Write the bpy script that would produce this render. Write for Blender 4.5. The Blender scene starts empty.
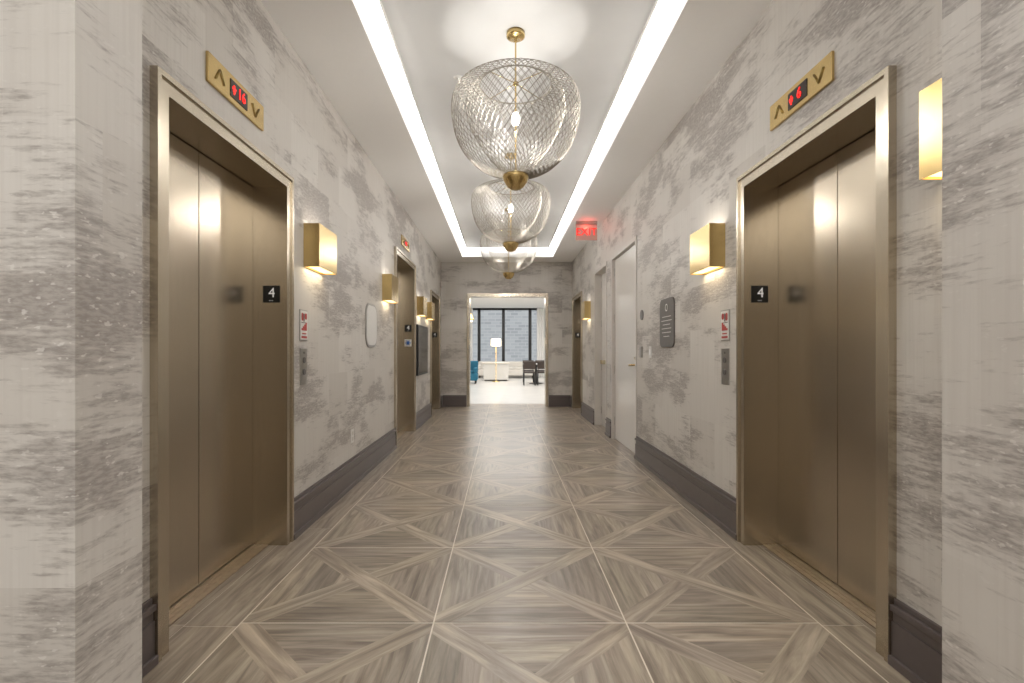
import bpy, bmesh, math, random
from mathutils import Vector, Matrix
random.seed(7)
S=bpy.context.scene
S.view_settings.view_transform='Standard'
S.view_settings.look='None'
S.view_settings.exposure=0.15

# ------------------------------------------------------------------ helpers
def lin(h):
    h=h.lstrip('#'); o=[]
    for i in (0,2,4):
        c=int(h[i:i+2],16)/255
        o.append(c/12.92 if c<=.04045 else ((c+.055)/1.055)**2.4)
    return (*o,1)
def newmat(name):
    m=bpy.data.materials.new(name); m.use_nodes=True
    n=m.node_tree.nodes; b=n['Principled BSDF']
    return m,n,m.node_tree.links,b
def pbr(name,col,rough=.5,metal=0,noise=0.06,scale=30,emit=None,es=0,bump=0,stretch=(1,1,1),aniso=0,alpha=1,spec=.5):
    m,n,l,b=newmat(name)
    c=lin(col)
    tc=n.new('ShaderNodeNewGeometry'); mp=n.new('ShaderNodeMapping'); mp.inputs['Scale'].default_value=stretch
    nz=n.new('ShaderNodeTexNoise'); nz.inputs['Scale'].default_value=scale; nz.inputs['Detail'].default_value=3
    l.new(tc.outputs['Position'],mp.inputs['Vector']); l.new(mp.outputs[0],nz.inputs['Vector'])
    r=n.new('ShaderNodeValToRGB'); l.new(nz.outputs['Fac'],r.inputs['Fac'])
    r.color_ramp.elements[0].position=.3; r.color_ramp.elements[1].position=.7
    r.color_ramp.elements[0].color=tuple(x*(1-noise) for x in c[:3])+(1,)
    r.color_ramp.elements[1].color=tuple(min(1,x*(1+noise)) for x in c[:3])+(1,)
    l.new(r.outputs[0],b.inputs['Base Color'])
    b.inputs['Roughness'].default_value=rough; b.inputs['Metallic'].default_value=metal
    b.inputs['Specular IOR Level'].default_value=spec
    if aniso: b.inputs['Anisotropic'].default_value=aniso
    if bump:
        bp=n.new('ShaderNodeBump'); bp.inputs['Strength'].default_value=bump; bp.inputs['Distance'].default_value=.01
        l.new(nz.outputs['Fac'],bp.inputs['Height']); l.new(bp.outputs[0],b.inputs['Normal'])
    if emit: b.inputs['Emission Color'].default_value=lin(emit); b.inputs['Emission Strength'].default_value=es
    if alpha<1: b.inputs['Alpha'].default_value=alpha
    return m

class B:
    def __init__(s): s.v=[];s.f=[];s.mi=[];s.sm=[]
    def add(s,vs,fs,mi=0,smooth=False):
        o=len(s.v); s.v+= [tuple(v) for v in vs]
        for f in fs: s.f.append([i+o for i in f]); s.mi.append(mi); s.sm.append(smooth)
    def box(s,x0,x1,y0,y1,z0,z1,mi=0):
        x0,x1=sorted((x0,x1));y0,y1=sorted((y0,y1));z0,z1=sorted((z0,z1))
        vs=[(x0,y0,z0),(x1,y0,z0),(x1,y1,z0),(x0,y1,z0),(x0,y0,z1),(x1,y0,z1),(x1,y1,z1),(x0,y1,z1)]
        s.add(vs,[(0,3,2,1),(4,5,6,7),(0,1,5,4),(1,2,6,5),(2,3,7,6),(3,0,4,7)],mi)
    def lathe(s,prof,c=(0,0,0),n=32,mi=0,axis='z',smooth=True):
        vs=[];fs=[]
        for r,h in prof:
            for k in range(n):
                a=2*math.pi*k/n; p=(r*math.cos(a),r*math.sin(a),h)
                if axis=='x': p=(p[2],p[0],p[1])
                if axis=='y': p=(p[0],p[2],p[1])
                vs.append((p[0]+c[0],p[1]+c[1],p[2]+c[2]))
        for i in range(len(prof)-1):
            for k in range(n):
                k2=(k+1)%n; fs.append((i*n+k,i*n+k2,(i+1)*n+k2,(i+1)*n+k))
        s.add(vs,fs,mi,smooth)
    def cyl(s,c,r,h0,h1,n=20,mi=0,axis='z'):
        s.lathe([(0.0001,h0),(r,h0),(r,h1),(0.0001,h1)],c,n,mi,axis,False)
    def tube(s,p0,p1,r,n=8,mi=0):
        p0=Vector(p0);p1=Vector(p1);d=(p1-p0).normalized()
        a=d.orthogonal().normalized();b=d.cross(a);vs=[]
        for p in (p0,p1):
            for k in range(n):
                t=2*math.pi*k/n; vs.append(p+a*math.cos(t)*r+b*math.sin(t)*r)
        fs=[(k,(k+1)%n,n+(k+1)%n,n+k) for k in range(n)]+[tuple(range(n)),tuple(range(n,2*n))]
        s.add(vs,fs,mi,True)
    def obj(s,name,mats,parent=None,bevel=0,seg=2):
        me=bpy.data.meshes.new(name); me.from_pydata(s.v,[],s.f)
        for m in (mats if isinstance(mats,(list,tuple)) else [mats]): me.materials.append(m)
        for p,mi,sm in zip(me.polygons,s.mi,s.sm): p.material_index=mi; p.use_smooth=sm
        bm=bmesh.new(); bm.from_mesh(me); bmesh.ops.recalc_face_normals(bm,faces=bm.faces); bm.to_mesh(me); bm.free()
        o=bpy.data.objects.new(name,me); S.collection.objects.link(o)
        if bevel:
            md=o.modifiers.new('bevel','BEVEL'); md.width=bevel; md.segments=seg; md.limit_method='ANGLE'
        par(o,parent); return o
def par(o,p):
    if p is not None:
        o.parent=p; o.matrix_parent_inverse=Matrix.Translation(-Vector(p.location))
def empty(name,loc):
    e=bpy.data.objects.new(name,None); e.empty_display_size=.1; e.location=loc; S.collection.objects.link(e); return e
def text(body,loc,size,rot,mat,parent,name='lettering',ext=.0006):
    c=bpy.data.curves.new(name,'FONT'); c.body=body; c.size=size; c.align_x='CENTER'; c.align_y='CENTER'; c.extrude=ext
    c.materials.append(mat); o=bpy.data.objects.new(name,c); o.location=loc; o.rotation_euler=rot
    S.collection.objects.link(o); par(o,parent); return o
R90=math.radians(90)
def light(kind,name,loc,e,col,parent=None,**k):
    d=bpy.data.lights.new(name,kind); d.energy=e; d.color=col
    rot=k.pop('rot',(0,0,0))
    for a,v in k.items(): setattr(d,a,v)
    o=bpy.data.objects.new(name,d); o.location=loc; o.rotation_euler=rot; S.collection.objects.link(o); par(o,parent); return o

# ------------------------------------------------------------------ dims
XL,XR=-1.35,1.504
YF=10.9; ZC=3.15; ZT=3.335
# ------------------------------------------------------------------ materials
def wallpaper():
    m,n,l,b=newmat('distressed_wallpaper')
    g=n.new('ShaderNodeNewGeometry'); sp=n.new('ShaderNodeSeparateXYZ'); l.new(g.outputs['Position'],sp.inputs[0])
    def math_(op,a,bb=None,clamp=False):
        q=n.new('ShaderNodeMath'); q.operation=op; q.use_clamp=clamp
        for i,x in enumerate((a,bb)):
            if x is None: continue
            if isinstance(x,(int,float)): q.inputs[i].default_value=x
            else: l.new(x,q.inputs[i])
        return q.outputs[0]
    u=math_('ADD',sp.outputs[0],sp.outputs[1]); v=sp.outputs[2]
    def comb(a,bb,c=0):
        q=n.new('ShaderNodeCombineXYZ')
        for i,x in enumerate((a,bb,c)):
            if isinstance(x,(int,float)): q.inputs[i].default_value=x
            else: l.new(x,q.inputs[i])
        return q.outputs[0]
    br=n.new('ShaderNodeTexBrick'); l.new(comb(u,v),br.inputs['Vector'])
    br.inputs['Color1'].default_value=(0,0,0,1); br.inputs['Color2'].default_value=(1,1,1,1); br.inputs['Mortar'].default_value=(.5,.5,.5,1)
    br.inputs['Scale'].default_value=1; br.inputs['Mortar Size'].default_value=0; br.inputs['Brick Width'].default_value=.46; br.inputs['Row Height'].default_value=.34
    q=n.new('ShaderNodeRGBToBW'); l.new(br.outputs['Color'],q.inputs[0]); bid=q.outputs[0]
    def noise(vec,sc,det,rough=.6,w=None):
        z=n.new('ShaderNodeTexNoise'); z.noise_dimensions='4D' if w is not None else '3D'
        l.new(vec,z.inputs['Vector']); z.inputs['Scale'].default_value=sc; z.inputs['Detail'].default_value=det; z.inputs['Roughness'].default_value=rough
        if w is not None: l.new(w,z.inputs['W'])
        return z.outputs['Fac']
    def ramp(x,a,bb):
        q=n.new('ShaderNodeMapRange'); q.inputs[1].default_value=a; q.inputs[2].default_value=bb; q.interpolation_type='SMOOTHSTEP'
        l.new(x,q.inputs[0]); return q.outputs[0]
    w=math_('MULTIPLY',bid,.6)
    big=noise(comb(math_('MULTIPLY',u,1.3),math_('MULTIPLY',v,3.4)),1.0,2,.5,w)
    fine=noise(comb(math_('MULTIPLY',u,12),math_('MULTIPLY',v,80)),1.0,4,.65)
    mid=noise(comb(math_('MULTIPLY',u,4.5),math_('MULTIPLY',v,22)),1.0,5,.65)
    f=math_('ADD',big,math_('MULTIPLY',math_('SUBTRACT',fine,.5),.48))
    f=math_('ADD',f,math_('MULTIPLY',math_('SUBTRACT',mid,.5),.48))
    A=ramp(f,.49,.63)
    A0=ramp(big,.42,.62)
    grain=ramp(noise(comb(math_('MULTIPLY',u,36),math_('MULTIPLY',v,110)),1.0,3),.35,.65)
    dark=math_('MULTIPLY',A,math_('ADD',math_('MULTIPLY',grain,.34),.34))
    dark=math_('ADD',dark,math_('MULTIPLY',A0,.14),True)
    vs=noise(comb(math_('MULTIPLY',u,60),math_('MULTIPLY',v,1.2)),1.0,3)
    def mix(fac,a,bb):
        q=n.new('ShaderNodeMix'); q.data_type='RGBA'
        if isinstance(fac,(int,float)): q.inputs[0].default_value=fac
        else: l.new(fac,q.inputs[0])
        for i,x in ((6,a),(7,bb)):
            if isinstance(x,tuple): q.inputs[i].default_value=x
            else: l.new(x,q.inputs[i])
        return q.outputs[2]
    base=mix(bid,lin('#d0cbc4'),lin('#dcd8d2'))
    base=mix(math_('MULTIPLY',ramp(vs,.4,.7),.3),base,lin('#c6c0b9'))
    c=mix(dark,base,lin('#8f8782'))
    spk=ramp(noise(comb(math_('MULTIPLY',u,30),math_('MULTIPLY',v,60)),1.0,2),.62,.67)
    c=mix(math_('MULTIPLY',math_('MULTIPLY',spk,math_('ADD',A0,.1)),.5),c,lin('#e9e6e1'))
    l.new(c,b.inputs['Base Color']); b.inputs['Roughness'].default_value=.5
    return m
M_wall=wallpaper()
M_ceil=pbr('ceiling_paint','#f6f5f3',.8,noise=.005)
M_tray=pbr('tray_plaster','#d9d9d8',.4,noise=.02,scale=3)
M_base=pbr('baseboard_paint','#645b59',.35,noise=.04)
M_brz=pbr('brushed_bronze','#bbb09f',.265,1,noise=.035,scale=3,stretch=(60,60,1))
M_brzf=pbr('bronze_frame','#c6bcab',.25,1,noise=.03,scale=3,stretch=(60,60,1))
M_sill=pbr('sill_metal','#b9ad9c',.35,1,noise=.1)
M_brass=pbr('satin_brass','#d2b880',.27,1,noise=.04,scale=8)
M_brassd=pbr('brass_inlay','#a28c58',.35,1,noise=.04)
M_steel=pbr('brushed_steel','#b5b2ae',.3,1,noise=.05)
M_black=pbr('black_plate','#141414',.35,noise=.1)
M_white=pbr('white_lettering','#f4f4f2',.5,noise=.01,emit='#ffffff',es=.15)
M_red=pbr('red_led','#ff2a20',.4,noise=.01,emit='#ff1a14',es=2)
M_redp=pbr('red_print','#b8433d',.5,noise=.03)
M_sgnw=pbr('sign_white','#e8e6e2',.4,noise=.02)
M_sgnd=pbr('sign_charcoal','#6a6562',.35,noise=.05)
M_gdisp=pbr('display_glass','#2a1411',.15,noise=.05)
M_blue=pbr('sign_blue','#2c5fa8',.4,noise=.02)
M_door=pbr('door_paint','#e4e0da',.25,noise=.015)
M_dfr=pbr('door_frame_paint','#cfcac3',.35,noise=.02)
M_led=pbr('led_diffuser','#ffffff',.5,noise=.0,emit='#fffdfa',es=8)
M_diff=pbr('sconce_diffuser','#fff0cf',.5,noise=.0,emit='#ffdf9e',es=2.2)
M_mesh=pbr('silver_mesh','#8e887e',.45,.5,noise=.03)
M_bulb=pbr('bulb_glass','#ffffff',.4,noise=.0,emit='#fff4e4',es=3)
M_acr=pbr('exit_acrylic','#f2b7ad',.2,noise=.02,alpha=.45)
M_exit=pbr('exit_red','#e01810',.4,noise=.01,emit='#ff1b10',es=.9)
M_fab=pbr('cream_fabric','#ddd8d0',.9,noise=.05,scale=80,bump=.2)
M_teal=pbr('teal_fabric','#2c6c86',.9,noise=.08,scale=80,bump=.2)
M_dkw=pbr('dark_wood','#3a2f29',.5,noise=.15,scale=6,stretch=(1,8,8))
M_mul=pbr('black_mullion','#1d1d1f',.4,noise=.05)
M_curt=pbr('sheer_curtain','#f3f1ee',.9,noise=.02)
M_lfl=pbr('lounge_stone','#dcd9d4',.25,noise=.04,scale=2)
M_screen=pbr('screen_black','#17191c',.12,noise=.05)
M_lamp=pbr('lampshade','#fff5e0',.6,noise=.0,emit='#ffedc8',es=2)

def wood():
    m,n,l,b=newmat('wood_look_porcelain')
    at=n.new('ShaderNodeAttribute'); at.attribute_name='tone'
    uv=n.new('ShaderNodeUVMap'); uv.uv_map='grain'
    mp=n.new('ShaderNodeMapping'); mp.inputs['Scale'].default_value=(2.2,26,1); l.new(uv.outputs[0],mp.inputs[0])
    z=n.new('ShaderNodeTexNoise'); z.inputs['Scale'].default_value=1; z.inputs['Detail'].default_value=6; z.inputs['Roughness'].default_value=.6; z.inputs['Distortion'].default_value=.6
    l.new(mp.outputs[0],z.inputs['Vector'])
    r=n.new('ShaderNodeValToRGB'); l.new(z.outputs['Fac'],r.inputs['Fac'])
    e=r.color_ramp.elements; e[0].position=.33; e[0].color=lin('#74695e'); e[1].position=.68; e[1].color=lin('#b3a797')
    x=e.new(.5); x.color=lin('#968a7c')
    mx=n.new('ShaderNodeMix'); mx.data_type='RGBA'; mx.blend_type='MULTIPLY'; mx.inputs[0].default_value=1
    l.new(r.outputs[0],mx.inputs[6]); l.new(at.outputs['Color'],mx.inputs[7])
    l.new(mx.outputs[2],b.inputs['Base Color'])
    b.inputs['Roughness'].default_value=.30
    return m
M_wood=wood()
M_grout=pbr('cream_grout','#ddd5c8',.6,noise=.05)
M_facade,n,l,b=newmat('brick_facade')
tc=n.new('ShaderNodeNewGeometry'); mp=n.new('ShaderNodeMapping'); mp.inputs['Rotation'].default_value=(R90,0,0)
br=n.new('ShaderNodeTexBrick'); br.inputs['Scale'].default_value=1; br.inputs['Brick Width'].default_value=.5; br.inputs['Row Height'].default_value=.2; br.inputs['Mortar Size'].default_value=.02
br.inputs['Color1'].default_value=lin('#888a8b'); br.inputs['Color2'].default_value=lin('#9b9c9c'); br.inputs['Mortar'].default_value=lin('#a0a09f')
l.new(tc.outputs['Position'],mp.inputs[0]); l.new(mp.outputs[0],br.inputs['Vector']); l.new(br.outputs['Color'],b.inputs['Base Color'])

# ------------------------------------------------------------------ floor
def clip(poly,a,b_,c):   # keep a*x+b*y+c>=0
    out=[]
    for i in range(len(poly)):
        p=poly[i];q=poly[(i+1)%len(poly)]
        dp=a*p[0]+b_*p[1]+c;dq=a*q[0]+b_*q[1]+c
        if dp>=0: out.append(p)
        if (dp>=0)!=(dq>=0):
            t=dp/(dp-dq); out.append((p[0]+(q[0]-p[0])*t,p[1]+(q[1]-p[1])*t))
    return out
FP=[]  # poly, dir angle, tone
def tone(lo=.74,hi=1.14):
    t=random.uniform(lo,hi); return (t,t*random.uniform(.985,1.01),t*random.uniform(.96,1.02))
def area(p): return .5*sum(p[i][0]*p[(i+1)%len(p)][1]-p[(i+1)%len(p)][0]*p[i][1] for i in range(len(p)))
def put(poly,ang,t=None):
    c=[]
    for p in poly:
        if not c or math.dist(p,c[-1])>1e-5: c.append(p)
    if len(c)>1 and math.dist(c[0],c[-1])<1e-5: c.pop()
    if len(c)<3: return
    A=area(c)
    if abs(A)<1e-6: return
    if A<0: c=c[::-1]
    FP.append((c,ang,t or tone()))
T=.846; g=.0032
def tile(x0,y0,flip,xmin,xmax):
    s=T; hw=.055; r2=math.sqrt(2)
    sq=[(g,g),(s-g,g),(s-g,s-g),(g,s-g)]
    def emit(poly,ang,t=None):
        if not poly: return
        if flip: poly=[(s-p[0],p[1]) for p in poly]; ang=math.pi-ang
        poly=[(p[0]+x0,p[1]+y0) for p in poly]
        poly=clip(poly,1,0,-xmin) if poly else poly
        poly=clip(poly,-1,0,xmax) if poly else poly
        put(poly,ang,t)
    p=clip(clip(sq,1,-1,hw*r2),-1,1,hw*r2); emit(p,math.pi/4,tone(1.04,1.22))
    q=clip(clip(sq,1,1,-s+hw*r2),-1,-1,s+hw*r2)
    t=tone(1.04,1.22)
    emit(clip(q,1,-1,-hw*r2),-math.pi/4,t); emit(clip(q,-1,1,-hw*r2),-math.pi/4,t)
    k=3; st=(s/2)/k
    for tri in range(4):
        for i in range(k):
            a0=i*st; a1=(i+1)*st
            if tri==0: q=clip(clip(sq,0,1,-a0),0,-1,a1); q=clip(clip(q,1,-1,-hw*r2),-1,-1,s-hw*r2); an=0
            if tri==1: q=clip(clip(sq,0,-1,s-a0),0,1,-(s-a1)); q=clip(clip(q,-1,1,-hw*r2),1,1,-s-hw*r2); an=0
            if tri==2: q=clip(clip(sq,1,0,-a0),-1,0,a1); q=clip(clip(q,-1,1,-hw*r2),-1,-1,s-hw*r2); an=math.pi/2
            if tri==3: q=clip(clip(sq,-1,0,s-a0),1,0,-(s-a1)); q=clip(clip(q,1,-1,-hw*r2),1,1,-s-hw*r2); an=math.pi/2
            emit(q,an)
gx0=-.305-T
y0=2.196-7*T
yy=y0; j=0
FX0,FX1=-1.151,1.387
while yy<YF+.2:
    for i in range(3):
        tile(gx0+i*T,yy,(i+j)%2==1,FX0,FX1)
    yy+=T; j+=1
yend=yy
for (a,b_) in ((-1.62,-1.153),(1.389,1.76)):
    wdt=(b_-a)/2
    for i in range(2):
        y=y0-random.uniform(0,.6)
        while y<yend:
            L=1.2; put([(a+i*wdt+.001,y),(a+(i+1)*wdt-.001,y),(a+(i+1)*wdt-.001,y+L-.002),(a+i*wdt+.001,y+L-.002)],math.pi/2,tone(.85,1.0)); y+=L
for side in (0,1):
    a,b_=((-2.9,-1.622) if side==0 else (1.762,3.0)); 
    y=-3.6
    while y<1.3:
        x=a
        while x<b_-.01: put([(x,y),(min(x+.2,b_),y),(min(x+.2,b_),y+1.2),(x,y+1.2)],math.pi/2); x+=.2
        y+=1.2
me=bpy.data.meshes.new('floor'); vs=[];fs=[];uvs=[];cols=[]
for p,a,t in FP:
    o=len(vs); vs+=[(x,y,0) for x,y in p]; fs.append(list(range(o,o+len(p))))
    ox,oy=random.uniform(0,50),random.uniform(0,50); c,s_=math.cos(a),math.sin(a)
    for x,y in p: uvs+=[x*c+y*s_+ox,-x*s_+y*c+oy]; cols+=[t[0],t[1],t[2],1.0]
nq=len(fs); o=len(vs)
gv=[(-2.9,-3.9,-.0015),(3.0,-3.9,-.0015),(3.0,YF+.25,-.0015),(-2.9,YF+.25,-.0015)]
vs+=gv; fs.append([o,o+1,o+2,o+3]); uvs+=[0]*8; cols+=[1.0]*16
me.from_pydata(vs,[],fs); me.materials.append(M_wood); me.materials.append(M_grout)
me.uv_layers.new(name='grain'); me.color_attributes.new('tone','FLOAT_COLOR','CORNER')
me.uv_layers['grain'].data.foreach_set('uv',uvs)
me.color_attributes['tone'].data.foreach_set('color',cols)
me.polygons[nq].material_index=1
fo=bpy.data.objects.new('floor',me); S.collection.objects.link(fo)

# ------------------------------------------------------------------ walls with openings
REC=.19; TH=.30
def sidewall(name,X,s,ops,y0=1.28,y1=YF+.2):
    b=B(); ya=y0
    xo=X+s*TH
    for (a,c,h) in ops:
        b.box(X,xo,ya,a,0,ZC+.25); b.box(X,xo,a,c,h,ZC+.25); ya=c
    b.box(X,xo,ya,y1,0,ZC+.25)
    return b.obj(name,M_wall)
E1=(1.91,3.155)
E2=(6.19,7.58); E3=(9.25,10.5); E4=(9.45,10.65)
DA=(5.61,6.90); DB=(7.23,8.17)
sidewall('wall_left',XL,-1,[(E1[0]+.04,E1[1]-.04,2.25),(E2[0]+.04,E2[1]-.04,2.46),(E3[0]+.04,E3[1]-.04,2.30)])
sidewall('wall_right',XR,1,[(E1[0]+.04,E1[1]-.04,2.25),(DA[0]+.03,DA[1]-.03,2.47),(DB[0]+.03,DB[1]-.03,2.47),(E4[0]+.04,E4[1]-.04,2.30)])
OX0,OX1,OZ=-.74,.937,2.41
b=B(); b.box(XL-.3,OX0,YF,YF+.25,0,ZC+.25); b.box(OX1,XR+.3,YF,YF+.25,0,ZC+.25); b.box(OX0,OX1,YF,YF+.25,OZ,ZC+.25)
b.obj('wall_far',M_wall)
b=B(); b.box(-2.9,-.924,1.08,1.28,0,ZC+.25); b.box(1.124,3.0,1.08,1.28,0,ZC+.25)
b.obj('wall_near',M_wall)
b=B(); b.box(-3.0,-2.9,-3.9,1.28,0,ZC+.25); b.obj('wall_lobby_left',M_wall)
b=B(); b.box(3.0,3.1,-3.9,1.28,0,ZC+.25); b.obj('wall_lobby_right',M_wall)
b=B(); b.box(-3.0,3.1,-4.0,-3.9,0,ZC+.25); b.obj('wall_lobby_back',M_wall)

TX0,TX1,TY0,TY1=-.841,1.03,.58,10.3
b=B(); t=.35
b.box(-3.0,TX0,-4,YF,ZC,ZC+t); b.box(TX1,3.1,-4,YF,ZC,ZC+t); b.box(TX0,TX1,-4,TY0,ZC,ZC+t); b.box(TX0,TX1,TY1,YF,ZC,ZC+t)
b.box(TX0-.02,TX1+.02,TY0-.02,TY1+.02,ZT,ZT+.05,1)
b.obj('ceiling',[M_ceil,M_tray])
e=empty('led_cove_light',(.09,5.4,ZT))
b=B(); w=.085; z0,z1=ZT-.012,ZT-.001; gq=.006
b.box(TX0+gq,TX0+w,TY0+gq,TY1-gq,z0,z1); b.box(TX1-w,TX1-gq,TY0+gq,TY1-gq,z0,z1)
b.box(TX0+w,TX1-w,TY1-w,TY1-gq,z0,z1); b.box(TX0+w,TX1-w,TY0+gq,TY0+w,z0,z1)
b.obj('diffuser',M_led,e)
b=B()
b.box(TX0+w,TX0+w+.012,TY0+w,TY1-w,z0-.006,z1); b.box(TX1-w-.012,TX1-w,TY0+w,TY1-w,z0-.006,z1)
b.box(TX0+w,TX1-w,TY1-w-.012,TY1-w,z0-.006,z1)
b.obj('trim_profile',M_ceil,e)

# ------------------------------------------------------------------ baseboards
def bb_side(b,X,s,y0,y1):
    b.box(X,X-s*.022,y0,y1,0,.165); b.box(X,X-s*.016,y0,y1,.165,.205); b.box(X,X-s*.028,y0,y1,.205,.228); b.box(X,X-s*.012,y0,y1,.228,.25)
    b.box(X,X-s*.036,y0,y1,0,.035)
b=B(); 
for a,c in ((1.28,E1[0]),(E1[1],E2[0]),(E2[1],E3[0]),(E3[1],YF)): bb_side(b,XL,-1,a,c)
b.obj('baseboard_left',M_base,bevel=.003)
b=B()
for a,c in ((1.28,E1[0]),(E1[1],DA[0]),(DA[1],DB[0]),(DB[1],E4[0]),(E4[1],YF)): bb_side(b,XR,1,a,c)
b.obj('baseboard_right',M_base,bevel=.003)
b=B()
for a,c in ((XL+.03,OX0-.06),(OX1+.06,XR-.03)):
    b.box(a,c,YF,YF-.022,0,.165); b.box(a,c,YF,YF-.016,.165,.205); b.box(a,c,YF,YF-.028,.205,.228); b.box(a,c,YF,YF-.012,.228,.25)
b.obj('baseboard_far',M_base,bevel=.003)
b=B(); p=.05
b.box(OX0-p,OX0+.012,YF-.02,YF+.27,0,OZ-.012); b.box(OX1-.012,OX1+p,YF-.02,YF+.27,0,OZ-.012); b.box(OX0-p,OX1+p,YF-.02,YF+.27,OZ-.012,OZ+.06)
b.obj('trim_opening',M_brzf,bevel=.003)

# ------------------------------------------------------------------ elevators
def elevator(X,s,y0,y1,H,signs=('4',)):
    e=empty('elevator',(X,(y0+y1)/2,0))
    fw=.078; pr=.022
    b=B()
    for (o,wd,pp) in ((0,.022,pr+.010),(.022,fw-.022,pr)):
        ya,yb=y0+o,y0+o+wd; b.box(X,X-s*pp,ya,yb,0,H-o-wd)
        ya,yb=y1-o-wd,y1-o; b.box(X,X-s*pp,ya,yb,0,H-o-wd)
        b.box(X,X-s*pp,y0+o,y1-o,H-o-wd,H-o)
    xd=X+s*(REC+.05)
    b.box(X,xd,y0+fw-.03,y0+fw,0,H-fw); b.box(X,xd,y1-fw,y1-fw+.03,0,H-fw); b.box(X,xd,y0+fw,y1-fw,H-fw,H-fw+.03)
    b.obj('frame',M_brzf,e)
    ym=(y0+y1)/2; xa=X+s*REC
    for nm,a,c in (('door_panel_near',y0+fw,ym-.0025),('door_panel_far',ym+.0025,y1-fw)):
        q=B(); q.box(xa,xa+s*.035,a,c,.008,H-fw-.004); q.obj(nm,M_brz,e,bevel=.002)
    q=B(); q.box(xa+s*.04,xa+s*.045,y0+fw,y1-fw,0,H-fw); q.obj('shaft_backing',M_black,e)
    q=B(); x0=X+s*.095
    q.box(x0,xa+s*.04,y0+fw,y1-fw,0.0005,.006); 
    for k in (.03,.055,.08): q.box(x0+s*k,x0+s*(k+.008),y0+fw,y1-fw,.006,.009)
    q.obj('sill',M_sill,e)
    yc=y1-fw-.004; xc=X+s*.0745; zc=1.546
    q=B(); q.box(xc-.052,xc+.052,yc,yc+.003,zc-.052,zc+.052); q.obj('floor_plate',M_black,e,bevel=.002)
    text('4',(xc+.004,yc-.002,zc+.006),.085,(R90,0,0),M_white,e,'numeral')
    q=B()
    for k in range(3): q.cyl((xc-.01+.009*k,yc,zc-.04),.0022,-.002,0,8,axis='y')
    q.obj('braille_dots',M_white,e)
    if len(signs)>1:
        zc=1.546-.22
        q=B(); q.box(xc-.052,xc+.052,yc,yc+.003,zc-.052,zc+.052); q.obj('star_plate',M_sgnw,e)
        q=B()
        for k in range(3):
            a=math.pi*k/3; d=Vector((math.cos(a),0,math.sin(a)))*.04; c=Vector((xc,yc-.002,zc)); q.tube(c-d,c+d,.009)
        q.obj('star_mark',M_blue,e)
    return e
elevator(XL,-1,*E1,2.285); elevator(XR,1,*E1,2.285)
elevator(XL,-1,*E2,2.50,('4','*')); elevator(XL,-1,*E3,2.34); elevator(XR,1,*E4,2.34)

def rotw(s): return (R90,0,R90) if s<0 else (R90,0,-R90)
def indicator(X,s,yc,txt,zc=2.49,W=.525,Hh=.135):
    e=empty('elevator_position_indicator',(X,yc,zc)); f=lambda o:X-s*o
    b=B(); b.box(X,f(.014),yc-W/2,yc+W/2,zc-Hh/2,zc+Hh/2); b.obj('brass_plate',M_brass,e,bevel=.002)
    b=B(); b.box(f(.014),f(.017),yc-.08,yc+.08,zc-.042,zc+.042); b.obj('display_window',M_gdisp,e)
    text(txt,(f(.019),yc-.02*s,zc),.075,rotw(s),M_red,e,'digits')
    b=B(); ay=yc+.05*s
    for k,(wd,z) in enumerate(((.004,-.02),(.010,-.008),(.016,.004),(.005,.016))): b.box(f(.017),f(.0186),ay-wd,ay+wd,zc+z-.004,zc+z+.004)
    b.obj('digital_arrow',M_red,e)
    b=B()
    for up,dy in ((1,.17*s),(-1,-.17*s)):
        c=yc+dy; r=.036
        P=[(c-r,zc-.026*up),(c+r,zc-.026*up),(c,zc+.030*up)]
        for i in (1,2):
            p,q=P[i],P[(i+1)%3]
            b.tube((f(.015),p[0],p[1]),(f(.015),q[0],q[1]),.0055,6)
    b.obj('arrow_marks',M_brassd,e)
indicator(XL,-1,2.53,'16'); indicator(XR,1,2.53,'6')
indicator(XL,-1,6.88,'16',zc=2.68); 

# ------------------------------------------------------------------ sconces
def sconce(X,s,yc,zc=1.915):
    e=empty('wall_sconce',(X,yc,zc)); f=lambda o:X-s*o
    W=.355;H=.295;P=.108;t=.004
    b=B()
    b.box(f(P-t),f(P),yc-W/2,yc+W/2,zc-H/2,zc+H/2)
    for sg in (-1,1):
        y=yc+sg*W/2; y2=y-sg*t
        vs=[(f(0),y,zc-H/2),(f(P-t),y,zc-H/2),(f(P-t),y,zc+H/2),(f(0),y,zc+H/2)]
        vs+=[(v[0],y2,v[2]) for v in vs]
        b.add(vs,[(0,1,2,3),(4,5,6,7),(0,1,5,4),(1,2,6,5),(2,3,7,6),(3,0,4,7)])
    b.box(f(0),f(.006),yc-W/2+t,yc+W/2-t,zc-H/2,zc+H/2)
    b.box(f(.006),f(P-t),yc-W/2+t,yc+W/2-t,zc+.05,zc+.054)
    b.obj('brass_shade',M_brass,e)
    b=B(); b.box(f(.012),f(P-t-.004),yc-W/2+.008,yc+W/2-.008,zc-H/2+.008,zc-H/2+.02); b.obj('diffuser',M_diff,e)
    light('AREA','lamp_down',(f(.05),yc,zc-H/2-.004),.5,(1,.87,.65),e,shape='RECTANGLE',size=.08,size_y=.32)
    light('AREA','soffit_fill_up',(f(.055),yc,zc+.10),.6,(1,.96,.9),e,shape='RECTANGLE',size=.08,size_y=.32,rot=(math.pi,0,0))  # added upward fill to brighten the soffit, not a known sconce lamp
for s,X,y in ((-1,XL,1.5),(-1,XL,3.56),(-1,XL,5.76),(-1,XL,8.0),(-1,XL,8.9),(1,XR,1.5),(1,XR,3.56),(1,XR,8.75)):
    sconce(X,s,y)

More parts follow.
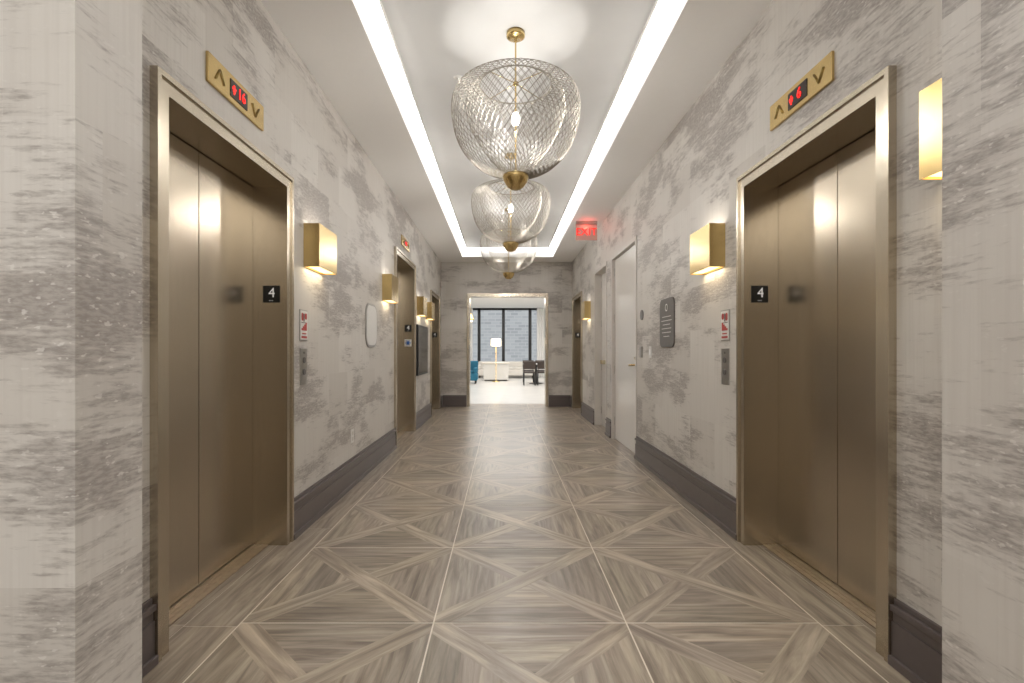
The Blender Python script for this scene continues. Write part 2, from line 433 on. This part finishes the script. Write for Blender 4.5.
# ------------------------------------------------------------------ pendants
def lattice(prof,nu,nv):
    L=[0]
    for i in range(1,len(prof)): L.append(L[-1]+math.dist(prof[i],prof[i-1]))
    def at(t):
        d=t*L[-1]
        for i in range(1,len(prof)):
            if d<=L[i]+1e-9:
                k=(d-L[i-1])/(L[i]-L[i-1]); return (prof[i-1][0]+(prof[i][0]-prof[i-1][0])*k,prof[i-1][1]+(prof[i][1]-prof[i-1][1])*k)
        return prof[-1]
    V=[]
    for j in range(nv+1):
        r,z=at(j/nv)
        V.append([Vector((r*math.cos(2*math.pi*(i+.5*(j%2))/nu),r*math.sin(2*math.pi*(i+.5*(j%2))/nu),z)) for i in range(nu)])
    return V
def lattice_mesh(name,prof,nu,nv,rad):
    V=lattice(prof,nu,nv); b=B()
    for j in range(nv):
        for i in range(nu):
            p=V[j][i]
            for di in ((0,-1) if j%2==0 else (0,1)):
                b.tube(p,V[j+1][(i+di)%nu],rad,3)
    for j in (0,nv):
        for i in range(nu): b.tube(V[j][i],V[j][(i+1)%nu],rad*1.6,4)
    me=bpy.data.meshes.new(name); me.from_pydata(b.v,[],b.f); me.materials.append(M_mesh); return me
def smooth(pts,n=8):
    out=[]
    for i in range(len(pts)-1):
        p0=pts[max(i-1,0)];p1=pts[i];p2=pts[i+1];p3=pts[min(i+2,len(pts)-1)]
        for k in range(n):
            t=k/n
            out.append(tuple(.5*((2*p1[d])+(-p0[d]+p2[d])*t+(2*p0[d]-5*p1[d]+4*p2[d]-p3[d])*t*t+(-p0[d]+3*p1[d]-3*p2[d]+p3[d])*t**3) for d in (0,1)))
    out.append(pts[-1]); return out
outer=smooth([(.07,2.375),(.15,2.392),(.25,2.44),(.335,2.52),(.39,2.61),(.42,2.71),(.43,2.80),(.425,2.87),(.395,2.93),(.33,2.965),(.24,2.98)])
inner=smooth([(.068,2.38),(.11,2.42),(.18,2.50),(.25,2.60),(.30,2.70),(.33,2.79),(.335,2.86),(.31,2.93),(.24,2.975)])
LO=lattice_mesh('outer_lattice',outer,60,32,.0019); LI=lattice_mesh('inner_lattice',inner,40,22,.0014)
def pendant(x,y):
    e=empty('pendant_light',(x,y,ZT))
    for nm,me in (('outer_mesh_shade',LO),('inner_mesh_shade',LI)):
        o=bpy.data.objects.new(nm,me); o.location=(x,y,0); S.collection.objects.link(o); par(o,e)
    b=B()
    b.lathe([(.001,ZT),(.062,ZT),(.062,ZT-.028),(.05,ZT-.034),(.012,ZT-.04),(.012,ZT-.06),(.001,ZT-.06)],(x,y,0),28)
    b.cyl((x,y,0),.0055,2.36,ZT-.03,12)
    b.lathe([(.001,3.01),(.014,3.005),(.02,2.985),(.001,2.975)],(x,y,0),16)
    for k in range(4):
        a=math.pi/4+k*math.pi/2; b.tube((x,y,2.995),(x+.24*math.cos(a),y+.24*math.sin(a),2.98),.0025,6)
    b.lathe([(.001,2.385),(.085,2.38),(.087,2.362),(.078,2.335),(.055,2.30),(.03,2.283),(.001,2.28)],(x,y,0),32)
    b.obj('brass_stem',M_brass,e)
    b=B(); b.lathe([(.001,2.80),(.018,2.795),(.028,2.77),(.03,2.745),(.022,2.72),(.001,2.71)],(x,y,0),16); b.obj('bulb',M_bulb,e)
    light('POINT','bulb_light',(x,y,2.68),25,(1,.97,.93),e,shadow_soft_size=.05)
    light('SPOT','tray_pool_spot',(x,y,2.82),5,(1,.98,.95),e,shadow_soft_size=.008,spot_size=math.radians(72),spot_blend=.12,rot=(math.pi,0,0))  # spot added to throw a round pool of light on the tray
for y in (3.36,5.44,7.5): pendant(.085,y)

# ------------------------------------------------------------------ wall signs & plates
def roundrect(b,X,s,o0,o1,ya,yb,za,zb,r,mi=0):
    pts=[]
    for cy,cz,a0 in ((yb-r,zb-r,0),(ya+r,zb-r,90),(ya+r,za+r,180),(yb-r,za+r,270)):
        for k in range(7):
            a=math.radians(a0+15*k); pts.append((cy+r*math.cos(a),cz+r*math.sin(a)))
    n=len(pts); vs=[(X-s*o0,*p) for p in pts]+[(X-s*o1,*p) for p in pts]
    b.add(vs,[tuple(range(n)),tuple(range(n,2*n))]+[(k,(k+1)%n,n+(k+1)%n,n+k) for k in range(n)],mi)
for s,X in ((-1,XL),(1,XR)):
    yc=3.375
    e=empty('fire_safety_sign',(X,yc,1.37)); f=lambda o:X-s*o
    b=B(); b.box(X,f(.006),yc-.065,yc+.065,1.265,1.475); b.obj('frame',M_steel,e,bevel=.002)
    b=B(); b.box(f(.006),f(.008),yc-.057,yc+.057,1.273,1.467); b.obj('panel',M_sgnw,e)
    b=B()
    for k in range(4): b.box(f(.008),f(.0095),yc-.045+.022*k,yc-.023+.022*k,1.335,1.350+.013*k)
    roundrect(b,X,s,.008,.0095,yc-.045,yc-.015,1.40,1.452,.014); roundrect(b,X,s,.008,.0095,yc+.01,yc+.045,1.41,1.452,.014)
    b.box(f(.008),f(.0095),yc-.045,yc+.045,1.283,1.297); b.box(f(.008),f(.0095),yc-.035,yc+.035,1.31,1.318)
    b.obj('red_pictogram',M_redp,e)
    b=B(); b.box(f(.008),f(.0092),yc-.012,yc+.006,1.395,1.45); b.box(f(.008),f(.0092),yc-.045,yc+.045,1.385,1.39); b.obj('dark_print',M_sgnd,e)
    e=empty('elevator_call_panel',(X,yc,1.09))
    b=B(); b.box(X,f(.006),yc-.055,yc+.055,.97,1.215); b.obj('plate',M_steel,e,bevel=.002)
    b=B()
    for z in (1.135,1.055): b.cyl((f(.006),yc,z),.02,0,-s*.006,20,axis='x')
    b.cyl((f(.006),yc,1.185),.008,0,-s*.003,12,axis='x')
    b.obj('buttons',M_sgnd,e)
def infosign(X,s,ya,yb,za,zb,mat,pr=True,r=.06):
    e=empty('wall_sign',(X,(ya+yb)/2,(za+zb)/2))
    b=B(); roundrect(b,X,s,0,.012,ya,yb,za,zb,r); b.obj('panel',mat,e)
    cy=(ya+yb)/2
    if not pr:
        b=B(); roundrect(b,X,s,.012,.014,ya+.02,yb-.02,za+.02,zb-.02,r-.02); b.obj('face',M_sgnw,e); return  # glossy sign's white reflection, put in as a white face colour
    b=B()
    b.lathe([(.026,0),(.034,0),(.034,-s*.002),(.026,-s*.002),(.026,0)],(X-s*.012,cy,zb-.085),20,axis='x')
    for k in range(6):
        w=(.12,.14,.10,.13,.12,.08)[k]; z=zb-.17-.036*k; b.box(X-s*.012,X-s*.0135,cy-w,cy+w,z,z+.006)
    b.obj('print',M_sgnw,e)
infosign(XR,1,4.37,4.76,1.235,1.68,M_sgnd)
infosign(XL,-1,4.89,5.31,1.24,1.68,M_steel,False,r=.12)
b=B(); b.cyl((XR,5.40,1.59),.055,0,-.01,28,axis='x'); b.obj('stair_sign',M_sgnd)
b=B(); b.box(XR,XR-.02,5.37,5.44,1.13,1.25); b.obj('card_reader',M_steel,bevel=.004)
b=B(); b.box(XR,XR-.006,5.06,5.14,1.13,1.25,0); b.box(XR-.006,XR-.010,5.085,5.115,1.16,1.22,1); b.obj('light_switch',[M_sgnw,M_white])
b=B(); b.box(XL,XL+.006,4.43,4.51,.38,.50,0)
for z in (.415,.465): b.box(XL+.006,XL+.008,4.452,4.488,z-.016,z+.016,1)
b.obj('power_outlet',[M_sgnw,M_dfr])
e=empty('wall_display',(XL,8.2,1.2))
b=B(); b.box(XL,XL+.035,7.75,8.75,.82,1.62); b.obj('bezel',M_mul,e,bevel=.004)
b=B(); b.box(XL+.035,XL+.037,7.78,8.72,.85,1.59); b.obj('screen',M_screen,e)

# ------------------------------------------------------------------ doors on the right
def door(name,y0,y1,rec,bar):
    e=empty(name,(XR,(y0+y1)/2,0)); H=2.50; fw=.05
    b=B()
    b.box(XR-.012,XR+rec+.06,y0,y0+fw,0,H-fw); b.box(XR-.012,XR+rec+.06,y1-fw,y1,0,H-fw); b.box(XR-.012,XR+rec+.06,y0,y1,H-fw,H)
    b.obj('frame',M_dfr,e,bevel=.003)
    b=B(); b.box(XR+rec,XR+rec+.045,y0+fw+.006,y1-fw-.006,.008,H-fw-.006); b.obj('slab',M_door,e,bevel=.002)
    b=B(); b.box(XR+rec+.046,XR+rec+.056,y0+fw,y1-fw,0,H-fw); b.obj('stop',M_black,e)
    b=B()
    for z in (.25,.95,1.65,2.28): b.cyl((XR+rec-.004,y1-fw-.004,z),.008,-.055,.055,10)
    b.obj('hinges',M_steel,e)
    b=B()
    if not bar:
        yh=y0+fw+.09; x=XR+rec
        b.box(x,x-.008,yh-.03,yh+.03,.93,1.17)
        b.tube((x,yh,1.04),(x-.055,yh,1.04),.012); b.tube((x-.055,yh,1.04),(x-.055,yh+.12,1.035),.012)
        b.cyl((x-.008,yh,1.12),.018,0,-.012,16,axis='x')
    else:
        x=XR+rec; b.box(x,x-.035,y0+fw+.08,y1-fw-.05,1.0,1.06); b.box(x,x-.05,y0+fw+.03,y0+fw+.12,.96,1.10)
    b.obj('hardware',M_brass,e,bevel=.002)
door('door_1',*DA,.03,False); door('door_2',*DB,.10,True)

# ------------------------------------------------------------------ exit sign
e=empty('exit_sign',(1.25,7.5,ZC))
b=B(); b.box(1.09,1.41,7.47,7.53,ZC-.045,ZC); b.obj('canopy',M_steel,e,bevel=.003)
b=B(); b.box(1.09,1.41,7.495,7.505,ZC-.285,ZC-.045); b.obj('acrylic_panel',M_acr,e)
text('EXIT',(1.25,7.488,ZC-.165),.155,(R90,0,0),M_exit,e,'exit_lettering',.002)
light('POINT','red_glow',(1.25,7.47,ZC-.10),.6,(1,.1,.06),e,shadow_soft_size=.03)
for (x,y) in ((-.35,3.9),(.5,7.0)):
    b=B(); b.lathe([(.001,ZT-.001),(.035,ZT-.001),(.032,ZT-.006),(.001,ZT-.006)],(x,y,0),20); b.cyl((x,y,0),.006,ZT-.03,ZT-.005,8); b.cyl((x,y,0),.014,ZT-.033,ZT-.03,12); b.obj('sprinkler_head',M_sgnw)

# ------------------------------------------------------------------ lounge beyond
LX0,LX1,LY0,LY1,LZ=-4.5,5.5,YF+.25,24.0,3.3
b=B(); b.box(LX0,LX1,LY0,LY1+.3,-.1,-.0005); b.obj('floor_lounge',M_lfl)
b=B(); b.box(LX0,LX1,LY0,LY1+.3,LZ,LZ+.1); b.obj('ceiling_lounge',M_ceil)
M_lw=pbr('lounge_wall','#d9d5cf',.7,noise=.02)
b=B(); b.box(LX0-.1,LX0,LY0,LY1+.3,0,LZ); b.obj('wall_lounge_left',M_lw)
b=B(); b.box(LX1,LX1+.1,LY0,LY1+.3,0,LZ); b.obj('wall_lounge_right',M_lw)
b=B(); b.box(LX0,XL-.3,LY0-.1,LY0,0,LZ); b.box(XR+.3,LX1,LY0-.1,LY0,0,LZ); b.obj('wall_lounge_near',M_lw)
b=B(); b.box(LX0,LX1,LY1,LY1+.2,0,.35); b.obj('wall_lounge_sill',M_lw)
b=B()
for x in (-3.8,-2.45,-1.15,.02,1.30,2.6,3.9,5.2): b.box(x-.07,x+.07,LY1,LY1+.15,.35,LZ)
b.box(LX0,LX1,LY1,LY1+.15,LZ-.1,LZ); b.box(LX0,LX1,LY1,LY1+.15,.35,.42)
b.obj('window_1',M_mul)
def curtain(x0,x1):
    b=B(); n=40; vs=[]
    for k in range(n+1):
        x=x0+(x1-x0)*k/n; y=LY1-.15+.05*math.sin(k*1.3)
        vs+=[(x,y,.01),(x,y,LZ-.02)]
    b.add(vs,[(2*k,2*k+2,2*k+3,2*k+1) for k in range(n)],0,True)
    b.obj('sheer_curtain',M_curt)
curtain(1.62,2.5); curtain(-2.1,-1.45)
b=B(); b.box(-20,22,33,33.3,-12,20); fa=b.obj('building_facade',M_facade)
e=empty('reception_counter',(-.3,20.4,0))
b=B(); x0,x1,y=-.80,.22,20.4
b.box(x0,x1,y,y+.6,.06,.70); b.obj('body',M_sgnw,e,bevel=.01)
b=B(); b.box(x0-.04,x1+.04,y-.04,y+.64,.70,.76); b.obj('top',M_fab,e,bevel=.008)
b=B(); b.box(x0+.05,x1-.05,y+.05,y+.55,0,.06); b.obj('plinth',M_sgnd,e)
def sofa(x,y,w,mat,name,face=-1,d=.85,h=.75):
    e=empty(name,(x,y,0)); b=B()
    b.box(x-w/2,x+w/2,y-d/2,y+d/2,.12,.40); b.box(x-w/2,x+w/2,y+d/2-.2,y+d/2,.40,h)
    b.box(x-w/2,x-w/2+.15,y-d/2,y+d/2,.40,.60); b.box(x+w/2-.15,x+w/2,y-d/2,y+d/2,.40,.60)
    b.obj('body',mat,e,bevel=.04,seg=3)
    b=B(); k=max(1,round((w-.3)/.7)); cw=(w-.3)/k
    for i in range(k): b.box(x-w/2+.15+i*cw+.01,x-w/2+.15+(i+1)*cw-.01,y-d/2+.01,y+d/2-.2,.40,.50)
    b.obj('cushions',mat,e,bevel=.03,seg=3)
    b=B()
    for sx in (-1,1):
        for sy in (-1,1): b.tube((x+sx*(w/2-.08),y+sy*(d/2-.08),0),(x+sx*(w/2-.08),y+sy*(d/2-.08),.13),.02)
    b.obj('legs',M_dkw,e)
sofa(.15,23.0,2.6,M_fab,'sofa'); sofa(-1.36,19.0,.80,M_teal,'armchair',h=.85)
def chair(x,y,s=1):
    e=empty('dining_chair',(x,y,0)); b=B()
    b.box(x-.22,x+.22,y-.22,y+.22,.43,.48); b.box(x-.22,x+.22,y+.19*s-.02,y+.19*s+.02,.58,.86); b.obj('seat_and_back',M_dkw,e,bevel=.015)
    b=B()
    for sx in (-1,1):
        b.tube((x+sx*.2,y-s*.2,0),(x+sx*.18,y-s*.18,.44),.015); b.tube((x+sx*.2,y+s*.21,0),(x+sx*.19,y+s*.19,.84),.015)
    b.obj('legs',M_mul,e)
chair(.95,18.0,-1); chair(1.45,18.1,-1); chair(1.0,19.7,1); chair(1.5,19.7,1)
e=empty('dining_table',(1.25,18.92,0)); b=B(); b.lathe([(.001,.72),(.48,.72),(.5,.735),(.5,.75),(.001,.75)],(1.25,18.92,0),32); b.obj('top',M_sgnw,e)
b=B(); b.lathe([(.001,0),(.26,0),(.25,.02),(.04,.04),(.035,.7),(.1,.72)],(1.25,18.92,0),24); b.obj('pedestal',M_mul,e)
e=empty('floor_lamp',(-.28,20.0,0)); b=B(); b.lathe([(.001,0),(.15,0),(.15,.02),(.012,.03),(.012,1.45),(.001,1.45)],(-.28,20.0,0),20); b.obj('stand',M_brass,e)
b=B(); b.lathe([(.16,1.42),(.21,1.45),(.2,1.68),(.17,1.72),(.001,1.72)],(-.28,20.0,0),28); b.obj('shade',M_lamp,e)
e=empty('lounge_pendant',(-1.1,17.0,LZ)); b=B(); b.cyl((-1.1,17.0,0),.006,2.3,LZ); b.lathe([(.001,2.5),(.05,2.48),(.12,2.3),(.12,2.28),(.001,2.28)],(-1.1,17,0),20); b.obj('shade',M_brass,e)
b=B(); b.lathe([(.001,2.2),(.06,2.22),(.07,2.26),(.001,2.29)],(-1.1,17,0),20); b.obj('glass',M_lamp,e)

# ------------------------------------------------------------------ lights
W=(1,.99,.97)
for y in (12.8,16.5,20.5):
    light('AREA','lounge_fill_light',(.3,y,LZ-.02),105,(1,.98,.95),shape='RECTANGLE',size=3.5,size_y=2)  # area fill added to brighten the lounge, no fixtures there
light('AREA','lobby_fill_light',(.09,-1.2,ZC-.02),100,W,shape='RECTANGLE',size=3.0,size_y=2.2)  # unseen fill added behind the camera to brighten the near piers
sun=light('SUN','sun',(0,20,30),1.4,(1,.98,.95),rot=(math.radians(50),0,0)); sun.data.angle=.02
w=bpy.data.worlds.new('sky'); S.world=w; w.use_nodes=True
w.node_tree.nodes['Background'].inputs[0].default_value=(.88,.94,1,1); w.node_tree.nodes['Background'].inputs[1].default_value=1.1

# ------------------------------------------------------------------ camera
c=bpy.data.cameras.new('camera'); c.sensor_width=36; c.lens=36*500/1024; c.shift_x=9/1024; c.shift_y=10.5/1024; c.clip_start=.02
co=bpy.data.objects.new('camera',c); co.location=(0,0,1.19); co.rotation_euler=(R90,0,0); S.collection.objects.link(co); S.camera=co
